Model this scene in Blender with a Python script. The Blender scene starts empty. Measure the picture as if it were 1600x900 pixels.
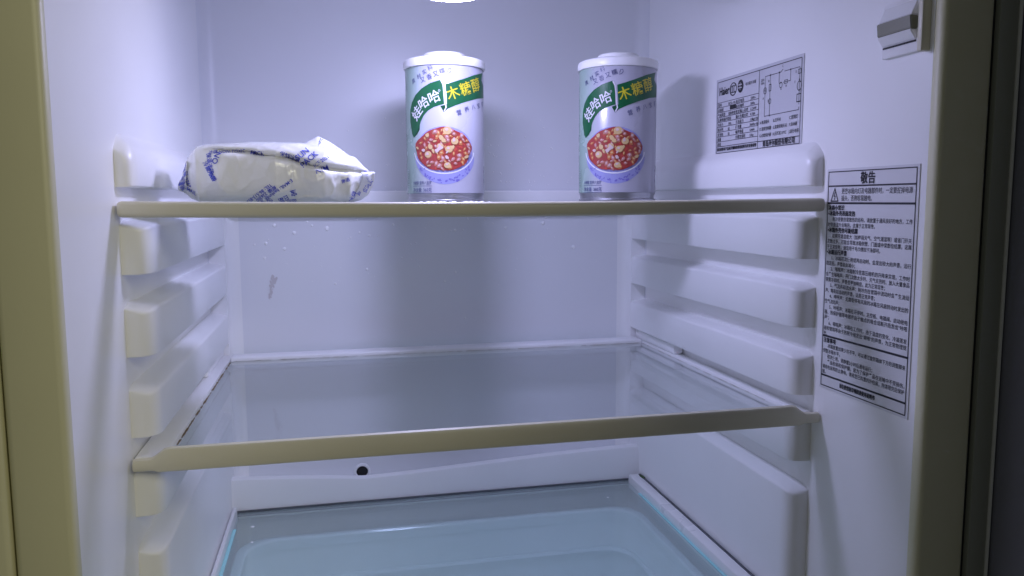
import bpy, bmesh, math, random
from mathutils import Vector, Matrix, noise
from mathutils.bvhtree import BVHTree

# ------------------------------------------------------------------ camera, light, exposure
SC = bpy.context.scene
COL = SC.collection
cam = bpy.data.cameras.new('camera')
cam.sensor_width = 36.0
cam.lens = 1240.5 / 1600 * 36
cam.clip_start = 0.01
cam.clip_end = 50
co = bpy.data.objects.new('camera', cam)
COL.objects.link(co)
YAW, PITCH, ROLL = 0.2176, 0.1103, -0.0049
fw = Vector((math.sin(YAW) * math.cos(PITCH), math.cos(YAW) * math.cos(PITCH), -math.sin(PITCH)))
rt = Vector((math.cos(YAW), -math.sin(YAW), 0))
up = rt.cross(fw)
r2 = rt * math.cos(ROLL) + up * math.sin(ROLL)
u2 = -rt * math.sin(ROLL) + up * math.cos(ROLL)
m = Matrix((r2, u2, -fw)).transposed().to_4x4()
m.translation = (0, -0.5056, 0.0002)
co.matrix_world = m
SC.camera = co

w = bpy.data.worlds.new('World')
SC.world = w
w.use_nodes = True
bg = w.node_tree.nodes['Background']
bg.inputs[0].default_value = (0.80, 0.84, 0.80, 1)
bg.inputs[1].default_value = 0.075

LAMP_STRENGTH = 104.0
LAMP_COLOR = (0.575, 0.575, 1.0)
la = bpy.data.lights.new('room_lamp', 'AREA')
la.shape = 'DISK'
la.size = 0.7
la.energy = 11.5
la.color = (1.0, 0.95, 0.70)
lo = bpy.data.objects.new('room_lamp', la)
COL.objects.link(lo)
lo.location = (1.05, -1.75, 0.75)
lo.rotation_euler = (Vector((0.05, -0.1, -0.1)) - Vector(lo.location)).to_track_quat('-Z', 'Y').to_euler()

SC.view_settings.view_transform = 'Standard'
SC.view_settings.look = 'None'
SC.view_settings.gamma = 1
SC.view_settings.exposure = 0.0
SC.cycles.use_denoising = True
SC.cycles.max_bounces = 14
SC.cycles.diffuse_bounces = 12
SC.cycles.transparent_max_bounces = 24
SC.cycles.sample_clamp_indirect = 4

random.seed(7)
XL, XR = -0.1254, 0.3391
YF, YB = -0.104, 0.345
ZC, ZFLOOR = 0.255, -0.60

# ------------------------------------------------------------------ materials
def nodes_of(m):
    return m.node_tree.nodes, m.node_tree.links

def plastic(name, col, rough=0.4, bump=0.15, scale=90.0, var=0.03, spec=0.5, coat=0.0, sss=0.0):
    m = bpy.data.materials.new(name)
    m.use_nodes = True
    n, l = nodes_of(m)
    b = n['Principled BSDF']
    b.inputs['Specular IOR Level'].default_value = spec
    b.inputs['Coat Weight'].default_value = coat
    if sss:
        b.inputs['Subsurface Weight'].default_value = sss
        b.inputs['Subsurface Radius'].default_value = (0.006, 0.006, 0.006)
    tc = n.new('ShaderNodeTexCoord')
    n1 = n.new('ShaderNodeTexNoise')
    n1.inputs['Scale'].default_value = 9.0
    n1.inputs['Detail'].default_value = 6
    l.new(tc.outputs['Object'], n1.inputs['Vector'])
    ramp = n.new('ShaderNodeMapRange')
    ramp.inputs['To Min'].default_value = 1 - var
    ramp.inputs['To Max'].default_value = 1 + var
    l.new(n1.outputs['Fac'], ramp.inputs['Value'])
    mx = n.new('ShaderNodeMix')
    mx.data_type = 'RGBA'
    mx.blend_type = 'MULTIPLY'
    mx.inputs['Factor'].default_value = 1
    mx.inputs['A'].default_value = (*col, 1)
    l.new(ramp.outputs[0], mx.inputs['B'])
    l.new(mx.outputs['Result'], b.inputs['Base Color'])
    rr = n.new('ShaderNodeMapRange')
    rr.inputs['To Min'].default_value = rough - 0.08
    rr.inputs['To Max'].default_value = rough + 0.08
    l.new(n1.outputs['Fac'], rr.inputs['Value'])
    l.new(rr.outputs[0], b.inputs['Roughness'])
    n2 = n.new('ShaderNodeTexNoise')
    n2.inputs['Scale'].default_value = scale
    n2.inputs['Detail'].default_value = 3
    l.new(tc.outputs['Object'], n2.inputs['Vector'])
    bp = n.new('ShaderNodeBump')
    bp.inputs['Strength'].default_value = bump
    bp.inputs['Distance'].default_value = 0.001
    l.new(n2.outputs['Fac'], bp.inputs['Height'])
    l.new(bp.outputs[0], b.inputs['Normal'])
    return m

def ink(name, col, rough=0.5):
    return plastic(name, col, rough, 0.0, 50, 0.06)

def clear(name, tint, rough=0.02, ior=1.5, haze=0.0, hazecol=(0.8, 0.85, 0.88), lo_=0.5, hi_=1.6):
    """clear sheet: tinted see-through body with a Fresnel reflection and a little surface film"""
    m = bpy.data.materials.new(name)
    m.use_nodes = True
    n, l = nodes_of(m)
    n.remove(n['Principled BSDF'])
    out = n['Material Output']
    tr = n.new('ShaderNodeBsdfTransparent')
    tr.inputs[0].default_value = (*tint, 1)
    gl = n.new('ShaderNodeBsdfGlossy')
    gl.inputs['Roughness'].default_value = rough
    # Schlick reflectance that is the same on the entry and exit face of a thin sheet
    ge = n.new('ShaderNodeNewGeometry')
    dt = n.new('ShaderNodeVectorMath')
    dt.operation = 'DOT_PRODUCT'
    l.new(ge.outputs['Incoming'], dt.inputs[0])
    l.new(ge.outputs['Normal'], dt.inputs[1])
    def mth(op, a, b=None):
        q = n.new('ShaderNodeMath')
        q.operation = op
        for i, x in enumerate((a, b)):
            if x is None:
                continue
            if isinstance(x, (int, float)):
                q.inputs[i].default_value = x
            else:
                l.new(x, q.inputs[i])
        return q.outputs[0]
    f0 = ((ior - 1) / (ior + 1)) ** 2
    pw = mth('POWER', mth('SUBTRACT', 1.0, mth('ABSOLUTE', dt.outputs['Value'])), 5.0)
    fre = mth('ADD', f0, mth('MULTIPLY', pw, 1 - f0))
    df = n.new('ShaderNodeBsdfDiffuse')
    df.inputs[0].default_value = (*hazecol, 1)
    tc = n.new('ShaderNodeTexCoord')
    nz = n.new('ShaderNodeTexNoise')
    nz.inputs['Scale'].default_value = 14
    nz.inputs['Detail'].default_value = 8
    nz.inputs['Roughness'].default_value = 0.65
    l.new(tc.outputs['Object'], nz.inputs['Vector'])
    mr = n.new('ShaderNodeMapRange')
    mr.inputs['From Min'].default_value = 0.35
    mr.inputs['From Max'].default_value = 0.75
    mr.inputs['To Min'].default_value = haze * lo_
    mr.inputs['To Max'].default_value = haze * hi_
    l.new(nz.outputs['Fac'], mr.inputs['Value'])
    m1 = n.new('ShaderNodeMixShader')
    l.new(mr.outputs[0], m1.inputs[0])
    l.new(tr.outputs[0], m1.inputs[1])
    l.new(df.outputs[0], m1.inputs[2])
    m2 = n.new('ShaderNodeMixShader')
    l.new(fre, m2.inputs[0])
    l.new(m1.outputs[0], m2.inputs[1])
    l.new(gl.outputs[0], m2.inputs[2])
    l.new(m2.outputs[0], out.inputs[0])
    return m

M = {}
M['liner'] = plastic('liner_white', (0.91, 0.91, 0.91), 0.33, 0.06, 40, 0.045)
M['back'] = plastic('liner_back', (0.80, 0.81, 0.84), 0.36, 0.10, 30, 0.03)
M['rib'] = plastic('rib_white', (0.91, 0.91, 0.91), 0.36, 0.06, 40, 0.045)
M['ivory'] = plastic('ivory_trim', (0.70, 0.67, 0.53), 0.38, 0.22, 70, 0.14)
M['flange'] = plastic('flange_ivory', (0.66, 0.64, 0.43), 0.45, 0.10, 120, 0.05)
M['steel'] = plastic('cabinet_dark', (0.30, 0.31, 0.26), 0.5, 0.1, 200, 0.1)
M['door'] = plastic('door_dark', (0.22, 0.22, 0.27), 0.45, 0.1, 100, 0.1)
M['rubber'] = plastic('black_rubber', (0.012, 0.012, 0.012), 0.7, 0.1, 100, 0.1)
M['edge'] = plastic('bright_edge', (0.85, 0.85, 0.82), 0.3, 0.05, 100, 0.1)
M['white'] = plastic('white_plastic', (0.90, 0.90, 0.90), 0.3, 0.05, 60, 0.02, sss=0.0)
M['lid'] = plastic('lid_white', (0.86, 0.86, 0.86), 0.38, 0.04, 120, 0.02)
M['paper'] = plastic('sticker_paper', (0.74, 0.74, 0.76), 0.32, 0.06, 60, 0.02)
M['paper2'] = plastic('sticker_silver', (0.62, 0.62, 0.66), 0.35, 0.03, 60, 0.02)
M['ink'] = ink('black_ink', (0.02, 0.02, 0.028))
M['blue'] = ink('blue_ink', (0.05, 0.08, 0.58))
M['green'] = ink('green_ink', (0.008, 0.105, 0.038), 0.3)
M['dgreen'] = ink('dark_green_ink', (0.006, 0.065, 0.025), 0.3)
M['yellow'] = ink('yellow_ink', (0.62, 0.53, 0.03), 0.3)
M['whiteink'] = ink('white_ink', (0.70, 0.70, 0.74), 0.3)
M['grime'] = ink('brown_grime', (0.20, 0.14, 0.07), 0.8)
M['glass'] = clear('shelf_glass', (0.98, 0.992, 0.99), 0.012, 1.55, 0.016)
M['glass2'] = clear('cover_glass', (0.95, 0.99, 0.99), 0.012, 1.55, 0.17, (0.88, 0.985, 0.98), 0.9, 1.1)
M['cyan'] = plastic('glass_edge_cyan', (0.42, 0.84, 0.86), 0.15, 0.0, 50, 0.05)
M['drawer'] = clear('drawer_plastic', (0.92, 0.97, 0.98), 0.10, 1.45, 0.92, (0.88, 0.97, 0.97), 0.98, 1.02)
M['metal'] = plastic('tin_rim', (0.45, 0.45, 0.48), 0.32, 0.05, 80, 0.04)
M['metal'].node_tree.nodes['Principled BSDF'].inputs['Metallic'].default_value = 0.9
M['water'] = plastic('water', (0.97, 0.97, 0.98), 0.15, 0.0, 50, 0.0, coat=0.6)

# ------------------------------------------------------------------ helpers
def obj(name, me, mat, parent=None, smooth=False):
    o = bpy.data.objects.new(name, me)
    COL.objects.link(o)
    if mat is not None:
        for mm in (mat if isinstance(mat, (list, tuple)) else [mat]):
            me.materials.append(mm)
    if parent is not None:
        o.parent = parent
    if smooth:
        me.polygons.foreach_set('use_smooth', [True] * len(me.polygons))
        if smooth != 'all':
            try:
                me.set_sharp_from_angle(angle=math.radians(35))
            except Exception:
                pass
    return o

def from_pd(name, v, f, mat, parent=None, smooth=False):
    me = bpy.data.meshes.new(name)
    me.from_pydata([tuple(p) for p in v], [], f)
    me.update()
    return obj(name, me, mat, parent, smooth)

def from_bm(name, bm, mat, parent=None, smooth=False):
    bmesh.ops.recalc_face_normals(bm, faces=bm.faces)
    me = bpy.data.meshes.new(name)
    bm.to_mesh(me)
    bm.free()
    return obj(name, me, mat, parent, smooth)

def bm_box(bm, lo, hi, bev=0.0, seg=2):
    t = bmesh.new()
    bmesh.ops.create_cube(t, size=1)
    for vv in t.verts:
        vv.co = Vector([lo[i] + (vv.co[i] + 0.5) * (hi[i] - lo[i]) for i in range(3)])
    if bev:
        bmesh.ops.bevel(t, geom=list(t.edges), offset=bev, segments=seg, affect='EDGES', profile=0.5)
    me = bpy.data.meshes.new('t')
    t.to_mesh(me)
    t.free()
    bm.from_mesh(me)
    bpy.data.meshes.remove(me)

def box(name, lo, hi, mat, parent=None, bev=0.0, seg=2, warp=None):
    bm = bmesh.new()
    bm_box(bm, lo, hi, bev, seg)
    if warp:
        for vv in bm.verts:
            vv.co = warp(vv.co)
    return from_bm(name, bm, mat, parent, 'auto' if bev else False)

def thing(name, label, cat, loc=(0, 0, 0), rz=0, group=None):
    o = bpy.data.objects.new(name, None)
    COL.objects.link(o)
    o.empty_display_size = 0.02
    o.location = loc
    o.rotation_euler = (0, 0, rz)
    tag(o, label, cat, group)
    return o

def tag(o, label, cat, group=None):
    o['label'] = label
    o['category'] = cat
    if group:
        o['group'] = group

def lathe(name, prof, mat, parent, seg=64, loc=(0, 0, 0), cap=True):
    v, f = [], []
    for r, z in prof:
        for k in range(seg):
            a = 2 * math.pi * k / seg
            v.append((loc[0] + r * math.cos(a), loc[1] + r * math.sin(a), loc[2] + z))
    for i in range(len(prof) - 1):
        for k in range(seg):
            k2 = (k + 1) % seg
            f.append((i * seg + k, i * seg + k2, (i + 1) * seg + k2, (i + 1) * seg + k))
    if cap:
        f.append(tuple(range(seg - 1, -1, -1)))
        f.append(tuple((len(prof) - 1) * seg + k for k in range(seg)))
    return from_pd(name, v, f, mat, parent, 'auto')

# flat 2-D art -> list of (verts2d, faces)
_TC = {}
def text2d(s, size, bold=0.0, res=2):
    key = (s, bold, res)
    if key not in _TC:
        c = bpy.data.curves.new('t', 'FONT')
        c.body = s
        c.size = 1.0
        c.resolution_u = res
        c.offset = bold
        o = bpy.data.objects.new('t', c)
        COL.objects.link(o)
        dg = bpy.context.evaluated_depsgraph_get()
        me = bpy.data.meshes.new_from_object(o.evaluated_get(dg))
        vs = [(p.co.x, p.co.y) for p in me.vertices]
        fs = [tuple(p.vertices) for p in me.polygons]
        bpy.data.objects.remove(o)
        bpy.data.curves.remove(c)
        bpy.data.meshes.remove(me)
        _TC[key] = (vs, fs)
    vs, fs = _TC[key]
    return [(x * size, y * size) for x, y in vs], fs

class Art:
    """flat printed shapes collected in (u, v)"""
    def __init__(self):
        self.v, self.f, self.w, self.lay = [], [], [], 0
    def add(self, vs, fs):
        b = len(self.v)
        self.v += list(vs)
        self.w += [self.lay] * (len(self.v) - b)
        self.f += [tuple(i + b for i in q) for q in fs]
    def rect(self, u0, v0, u1, v1):
        self.add([(u0, v0), (u1, v0), (u1, v1), (u0, v1)], [(0, 1, 2, 3)])
    def line(self, pts, wd):
        for a, b in zip(pts[:-1], pts[1:]):
            dx, dy = b[0] - a[0], b[1] - a[1]
            L = math.hypot(dx, dy) or 1e-9
            nx, ny = -dy / L * wd / 2, dx / L * wd / 2
            ex, ey = dx / L * wd * 0.3, dy / L * wd * 0.3
            self.add([(a[0] - ex + nx, a[1] - ey + ny), (a[0] - ex - nx, a[1] - ey - ny), (b[0] + ex - nx, b[1] + ey - ny), (b[0] + ex + nx, b[1] + ey + ny)], [(0, 1, 2, 3)])
    def frame(self, u0, v0, u1, v1, wd):
        self.line([(u0, v0), (u1, v0), (u1, v1), (u0, v1), (u0, v0)], wd)
    def poly(self, pts):
        self.add(pts, [tuple(range(len(pts)))])
    def ell(self, c, rx, ry, n=20, rot=0):
        ca, sa = math.cos(rot), math.sin(rot)
        self.poly([(c[0] + rx * math.cos(t) * ca - ry * math.sin(t) * sa, c[1] + rx * math.cos(t) * sa + ry * math.sin(t) * ca) for t in [2 * math.pi * k / n for k in range(n)]])
    def ring(self, c, rx, ry, wd, n=24):
        self.line([(c[0] + rx * math.cos(2 * math.pi * k / n), c[1] + ry * math.sin(2 * math.pi * k / n)) for k in range(n + 1)], wd)
    def text(self, s, x, y, size, rot=0, bold=0.0, center=False, fit=None, sx=1.0, res=2, heavy=0.0):
        vs, fs = text2d(s, size, bold, res)
        if not vs:
            return
        xs = [p[0] for p in vs]
        x0, x1 = min(xs), max(xs)
        if fit:
            sx = fit / (x1 - x0)
        ys = [p[1] for p in vs]
        ox = (x0 + x1) / 2 if center else 0
        oy = (min(ys) + max(ys)) / 2 if center else 0
        ca, sa = math.cos(rot), math.sin(rot)
        o = []
        for px, py in vs:
            a, b = (px - ox) * sx, py - oy
            o.append((x + a * ca - b * sa, y + a * sa + b * ca))
        self.add(o, fs)
        if heavy:       # heavier strokes: the same glyphs again, nudged and a hair above
            for k, (p, q) in enumerate(((1, 0.3), (-1, -0.3), (0.2, 1), (-0.2, -1))):
                self.lay = k + 1
                h = heavy * size
                self.add([(i + p * h, j + q * h) for i, j in o], fs)
            self.lay = 0
    def build(self, name, fn, mat, parent, cut=None, smooth=False):
        bm = bmesh.new()
        vv = [bm.verts.new((a, b, q * 0.01)) for (a, b), q in zip(self.v, self.w)]
        for q in self.f:
            try:
                bm.faces.new([vv[i] for i in q])
            except ValueError:
                pass
        if cut:
            us = [a for a, b in self.v]
            k = math.floor(min(us) / cut) + 1
            while k * cut < max(us):
                bmesh.ops.bisect_plane(bm, geom=list(bm.verts) + list(bm.edges) + list(bm.faces), plane_co=(k * cut, 0, 0), plane_no=(1, 0, 0))
                k += 1
            bmesh.ops.triangulate(bm, faces=[q for q in bm.faces if len(q.verts) > 4])
        for p in bm.verts:
            p.co = Vector(fn(p.co.x, p.co.y, p.co.z * 100))
        me = bpy.data.meshes.new(name)
        bm.to_mesh(me)
        bm.free()
        return obj(name, me, mat, parent, smooth)

# ------------------------------------------------------------------ the refrigerator cabinet
fridge = thing('refrigerator', 'open refrigerator with white ribbed liner, olive front edge and lit ceiling lamp', 'refrigerator', (0, 0, 0))

def plan_wall(name, pts_in, pts_out, z0, z1, mat):
    n = len(pts_in)
    v, f = [], []
    for z in (z0, z1):
        for p in pts_in + pts_out:
            v.append((p[0], p[1], z))
    N = 2 * n
    for i in range(n - 1):
        f.append((i, i + 1, N + i + 1, N + i))
        f.append((n + i + 1, n + i, N + n + i, N + n + i + 1))
        f.append((i + 1, i, n + i, n + i + 1))
        f.append((N + i, N + i + 1, N + n + i + 1, N + n + i))
    f.append((0, N, N + n, n))
    f.append((n - 1, 2 * n - 1, N + 2 * n - 1, N + n - 1))
    return from_pd(name, v, f, mat, fridge, 'auto')

T = 0.045
FR = 0.016
plan_wall('side_wall', [(XL, YF + 0.004), (XL, YB - FR)], [(XL - T, YF + 0.004), (XL - T, YB - FR)], ZFLOOR, ZC, M['liner'])
plan_wall('side_wall', [(XR, YF + 0.004), (XR, YB - FR)], [(XR + T - 0.006, YF + 0.004), (XR + T - 0.006, YB - FR)], ZFLOOR, ZC, M['liner'])
pin, pout = [], []
for k in range(9):
    a = math.pi - k * math.pi / 16
    pin.append((XL + FR + FR * math.cos(a), YB - FR + FR * math.sin(a)))
for k in range(9):
    a = math.pi / 2 - k * math.pi / 16
    pin.append((XR - FR + FR * math.cos(a), YB - FR + FR * math.sin(a)))
for i, p in enumerate(pin):
    if i < 9:
        pout.append((XL - T, YB - FR + (YB + T - YB + FR) * i / 8))
    else:
        pout.append((XR + T - 0.006, YB + T - (T + FR) * (i - 9) / 8))
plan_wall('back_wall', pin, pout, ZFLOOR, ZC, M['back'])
box('ceiling_panel', (XL - T, YF + 0.004, ZC + 0.0005), (XR + T, YB + T, ZC + 0.04), M['liner'], fridge)
box('floor_panel', (XL - T, YF + 0.004, ZFLOOR - 0.04), (XR + T, YB + T, ZFLOOR - 0.0005), M['liner'], fridge)

# front edge of the cabinet, a frame of four strips
box('front_flange', (XL - 0.026, YF - 0.004, ZFLOOR), (XL + 0.0005, YF + 0.006, ZC), M['flange'], fridge, 0.0035, 3)
box('front_flange', (XL - 0.090, YF - 0.005, ZFLOOR), (XL - 0.0270, YF + 0.006, ZC), M['flange'], fridge, 0.0025, 3)
box('front_flange', (XR - 0.0005, YF - 0.004, ZFLOOR), (XR + 0.0335, YF + 0.006, ZC), M['flange'], fridge, 0.0035, 3)
box('front_flange', (XL - 0.090, YF - 0.004, ZC + 0.0006), (XR + 0.05, YF + 0.006, ZC + 0.06), M['flange'], fridge, 0.0035, 3)
box('gasket', (XR + 0.0337, YF - 0.001, ZFLOOR), (XR + 0.0357, YF + 0.006, ZC), M['rubber'], fridge)
box('outer_cabinet_edge', (XR + 0.0358, YF - 0.0045, ZFLOOR), (XR + 0.0488, YF + 0.08, ZC + 0.06), M['steel'], fridge, 0.001, 2)
box('edge_strip', (XR + 0.0490, YF - 0.0055, ZFLOOR), (XR + 0.0502, YF + 0.06, ZC + 0.06), M['edge'], fridge)
door = box('open_door', (XR + 0.0515, YF - 0.46, ZFLOOR), (XR + 0.125, YF + 0.055, ZC + 0.10), M['door'], fridge, 0.008, 3)
door['label'] = 'dark open door edge at the right'

# ribs that carry the shelves
P = 0.0165
def rib(side, z0, z1, y0, y1, kind='rib', p=P):
    """rounded bar proud of the side wall: flat face, soft top edge, rounded front end"""
    h = z1 - z0
    prof = []
    if kind == 'rib':
        prof = [(0, 0), (0.93, 0.0), (0.98, 0.0003), (1.0, 0.0010), (1.0, h - 0.0052), (0.988, h - 0.0042), (0.95, h - 0.0034), (0.88, h - 0.0028), (0.5, h - 0.0012), (0, h)]
    elif kind == 'top':
        prof = [(0, 0), (0.80, 0.0), (0.93, 0.0008), (1.0, 0.0030), (0.99, h * 0.42), (0.93, h * 0.58), (0.80, h * 0.70), (0.58, h * 0.80), (0.32, h * 0.88), (0.12, h * 0.95), (0, h)]
    elif kind == 'panel':
        prof = [(0, 0), (1.0, 0.0), (1.0, h - 0.0052), (0.988, h - 0.0042), (0.95, h - 0.0034), (0.88, h - 0.0028), (0.5, h - 0.0012), (0, h)]
    st = []
    rl = 0.012
    for k in range(11):
        t = k / 10
        a = t * math.pi / 2
        st.append((y0 + rl * (1 - math.cos(a)) ** 1.0, math.sin(a) ** 0.45))
    st[0] = (y0, 0.02)
    st.append((y0 + 0.06, 1.0))
    st.append(((y0 + y1) / 2, 1.0))
    st.append((y1, 1.0))
    v, f = [], []
    n = len(prof)
    for (yy, s) in st:
        drop = 0.0030 * max(0.0, 1 - (yy - y0) / 0.014) ** 2
        for q, (pp, zz) in enumerate(prof):
            zq = zz
            if kind != 'top' and zz > h * 0.5:
                zq = zz - drop
            if kind == 'top' and zz > h * 0.35:
                zq = zz - (zz - h * 0.35) * 0.5 * max(0.0, 1 - (yy - y0) / 0.016) ** 2
            xx = (XL - 0.0004 + p * s * pp) if side < 0 else (XR + 0.0004 - p * s * pp)
            v.append((xx, yy, z0 + zq))
    for i in range(len(st) - 1):
        for q in range(n - 1):
            a = (i * n + q, i * n + q + 1, (i + 1) * n + q + 1, (i + 1) * n + q)
            f.append(a if side > 0 else a[::-1])
    f.append(tuple(range(n)) if side < 0 else tuple(range(n))[::-1])
    e = (len(st) - 1) * n
    f.append(tuple(e + i for i in range(n))[::-1] if side < 0 else tuple(e + i for i in range(n)))
    return from_pd('shelf_rib' if kind != 'panel' else 'lower_side_panel', v, f, M['rib'], fridge, 'auto')

YR0, YR1 = 0.006, 0.333
SLOT = [(0.009, -0.0105), (-0.0433, -0.0608), (-0.0934, -0.1110), (-0.1435, -0.1620), (-0.1935, -0.2130)]
for sd in (-1, 1):
    rib(sd, SLOT[0][0], 0.042, YR0 - 0.004, YR1, 'top', 0.011)
    for a, b in zip(SLOT[:-1], SLOT[1:]):
        rib(sd, b[0], a[1], YR0, YR1)
    rib(sd, ZFLOOR + 0.001, SLOT[-1][1], YR0, YR1, 'panel')
    # cove between the ribs and the back wall
    v, f = [], []
    cr = 0.0125
    pl = [(0.0, YR1), (P, YR1)]
    for k in range(1, 8):
        a = k * math.pi / 2 / 7
        pl.append((P + cr * (1 - math.cos(a)), YR1 + (YB - YR1) * math.sin(a)))
    pl.append((0.0, YB + 0.004))
    nn = len(pl)
    for z in (ZFLOOR + 0.001, 0.036):
        for q in pl:
            x = XL + q[0] if sd < 0 else XR - q[0]
            v.append((x, q[1], z))
    for i in range(nn):
        j = (i + 1) % nn
        a = (i, j, nn + j, nn + i)
        f.append(a if sd < 0 else a[::-1])
    f.append(tuple(range(nn))[::-1] if sd < 0 else tuple(range(nn)))
    f.append(tuple(range(nn, 2 * nn)) if sd < 0 else tuple(range(nn, 2 * nn))[::-1])
    from_pd('corner_moulding', v, f, M['rib'], fridge, 'auto')

# sloping gutter ledge at the foot of the back wall, low point at the drain
def led_z(x):
    if x < 0.02:
        t = (x - XL) / (0.02 - XL)
        return -0.2760 - 0.0090 * t ** 1.6
    t = (x - 0.02) / (XR - 0.02)
    return -0.2850 + 0.0125 * (t * t * (3 - 2 * t)) ** 0.75
YLED = 0.306
cols, prof_n = 70, 0
v, f = [], []
for i in range(cols + 1):
    x = XL + P - 0.002 + (XR - XL - 2 * P + 0.004) * i / cols
    zt = led_z(x)
    pr = [(YB + 0.003, zt - 0.012), (YB - 0.012, zt - 0.0115), (YLED + 0.018, zt - 0.006), (YLED + 0.010, zt - 0.0012), (YLED + 0.0065, zt), (YLED + 0.0035, zt - 0.0004), (YLED + 0.0012, zt - 0.002), (YLED, zt - 0.0055), (YLED - 0.002, zt - 0.020), (YLED - 0.003, -0.3165), (YLED + 0.004, -0.3200), (YB + 0.003, -0.3200)]
    prof_n = len(pr)
    v += [(x, a, b) for a, b in pr]
for i in range(cols):
    for q in range(prof_n - 1):
        f.append((i * prof_n + q, i * prof_n + q + 1, (i + 1) * prof_n + q + 1, (i + 1) * prof_n + q))
from_pd('gutter_ledge', v, f, M['liner'], fridge, 'auto')

# drain outlet on the back wall
def tube_y(name, c, r_out, r_in, y0, y1, mat, parent, seg=32):
    v, f = [], []
    for (r, y) in ((r_out, y1), (r_out, y0 + 0.001), (r_out - 0.0008, y0), (r_in + 0.0006, y0), (r_in, y0 + 0.001), (r_in, y1)):
        for k in range(seg):
            a = 2 * math.pi * k / seg
            v.append((c[0] + r * math.cos(a), y, c[1] + r * math.sin(a)))
    for i in range(5):
        for k in range(seg):
            k2 = (k + 1) % seg
            f.append((i * seg + k, i * seg + k2, (i + 1) * seg + k2, (i + 1) * seg + k))
    return from_pd(name, v, f, mat, parent, 'auto')
dr = tube_y('drain_outlet', (0.0205, -0.2912), 0.0088, 0.0062, YB - 0.004, YB + 0.003, M['white'], fridge)
bm = bmesh.new()
bmesh.ops.create_circle(bm, cap_ends=True, segments=32, radius=0.0063)
for q in bm.verts:
    q.co = Vector((0.0205 + q.co.x, YB - 0.0008, -0.2912 + q.co.y))
from_bm('drain_hole', bm, M['rubber'], dr)

# ceiling lamp housing and its cover
box('lamp_housing', (0.012, -0.070, 0.1586), (0.182, 0.1240, ZC), M['liner'], fridge, 0.006, 3)
lm = bpy.data.materials.new('lamp_glow')
lm.use_nodes = True
n, l = nodes_of(lm)
n.remove(n['Principled BSDF'])
em = n.new('ShaderNodeEmission')
em.inputs[0].default_value = (*LAMP_COLOR, 1)
em.inputs[1].default_value = LAMP_STRENGTH
l.new(em.outputs[0], n['Material Output'].inputs[0])
v, f = [], []
NU, NV = 28, 8
LC = Vector((0.0880, 0.095, 0.1590))
for i in range(NV + 1):
    ph = math.pi / 2 * i / NV
    cr, sr = math.cos(ph) ** 0.6, math.sin(ph) ** 0.8
    for k in range(NU):
        a = 2 * math.pi * k / NU
        v.append(LC + Vector((0.030 * cr * math.cos(a), 0.027 * cr * math.sin(a), -0.0100 * sr)))
for i in range(NV):
    for k in range(NU):
        k2 = (k + 1) % NU
        f.append((i * NU + k, (i + 1) * NU + k, (i + 1) * NU + k2, i * NU + k2))
lampo = from_pd('lamp_cover', v, f, lm, fridge, 'all')
lampo['label'] = 'glowing white lamp cover'

# door switch on the right wall
sw = bpy.data.objects.new('door_switch', None)
COL.objects.link(sw)
sw.parent = fridge
box('mounting_plate', (XR - 0.0032, -0.0925, 0.0860), (XR + 0.0005, -0.0585, 0.1190), M['white'], sw, 0.0012, 2)
box('bezel_edge', (XR - 0.0060, -0.0968, 0.0850), (XR + 0.0005, -0.0928, 0.1200), M['ivory'], sw, 0.001, 2)
def prism(name, pr, y0, y1, mat, bev):
    bm = bmesh.new()
    for y in (y0, y1):
        for a, b in pr:
            bm.verts.new((XR - a, y, b))
    bm.verts.ensure_lookup_table()
    k = len(pr)
    for i in range(k):
        j = (i + 1) % k
        bm.faces.new([bm.verts[q] for q in (i, j, k + j, k + i)])
    bm.faces.new([bm.verts[i] for i in range(k)])
    bm.faces.new([bm.verts[k + i] for i in range(k)])
    bmesh.ops.bevel(bm, geom=list(bm.edges), offset=bev, segments=2, affect='EDGES')
    return from_bm(name, bm, mat, sw, 'auto')
M['gloss'] = plastic('switch_gloss', (0.92, 0.92, 0.92), 0.14, 0.12, 25, 0.02, spec=0.9, coat=0.6)
M['olive'] = plastic('switch_olive_shaded', (0.20, 0.20, 0.13), 0.4, 0.05, 60, 0.04)  # darkened olive: shade of the down-facing facet put into the colour
prism('rocker_top', [(0.0018, 0.1168), (0.0030, 0.1166), (0.0074, 0.1071), (0.0018, 0.1066)], -0.0893, -0.0600, M['gloss'], 0.0005)
prism('rocker_nose', [(0.0018, 0.1064), (0.0084, 0.1069), (0.0076, 0.0990), (0.0018, 0.0990)], -0.0897, -0.0596, M['olive'], 0.0005)
prism('rocker_base', [(0.0018, 0.0988), (0.0080, 0.0988), (0.0040, 0.0932), (0.0018, 0.0932)], -0.0895, -0.0598, M['white'], 0.0005)
box('rocker_gap', (XR - 0.0038, -0.0890, 0.0918), (XR - 0.0018, -0.0604, 0.0928), M['rubber'], sw)

# ------------------------------------------------------------------ stickers on the right wall
def wall_map(y0, off):
    return lambda u, v, w=0: (XR - off - 0.00005 * w, y0 - u, v)

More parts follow.
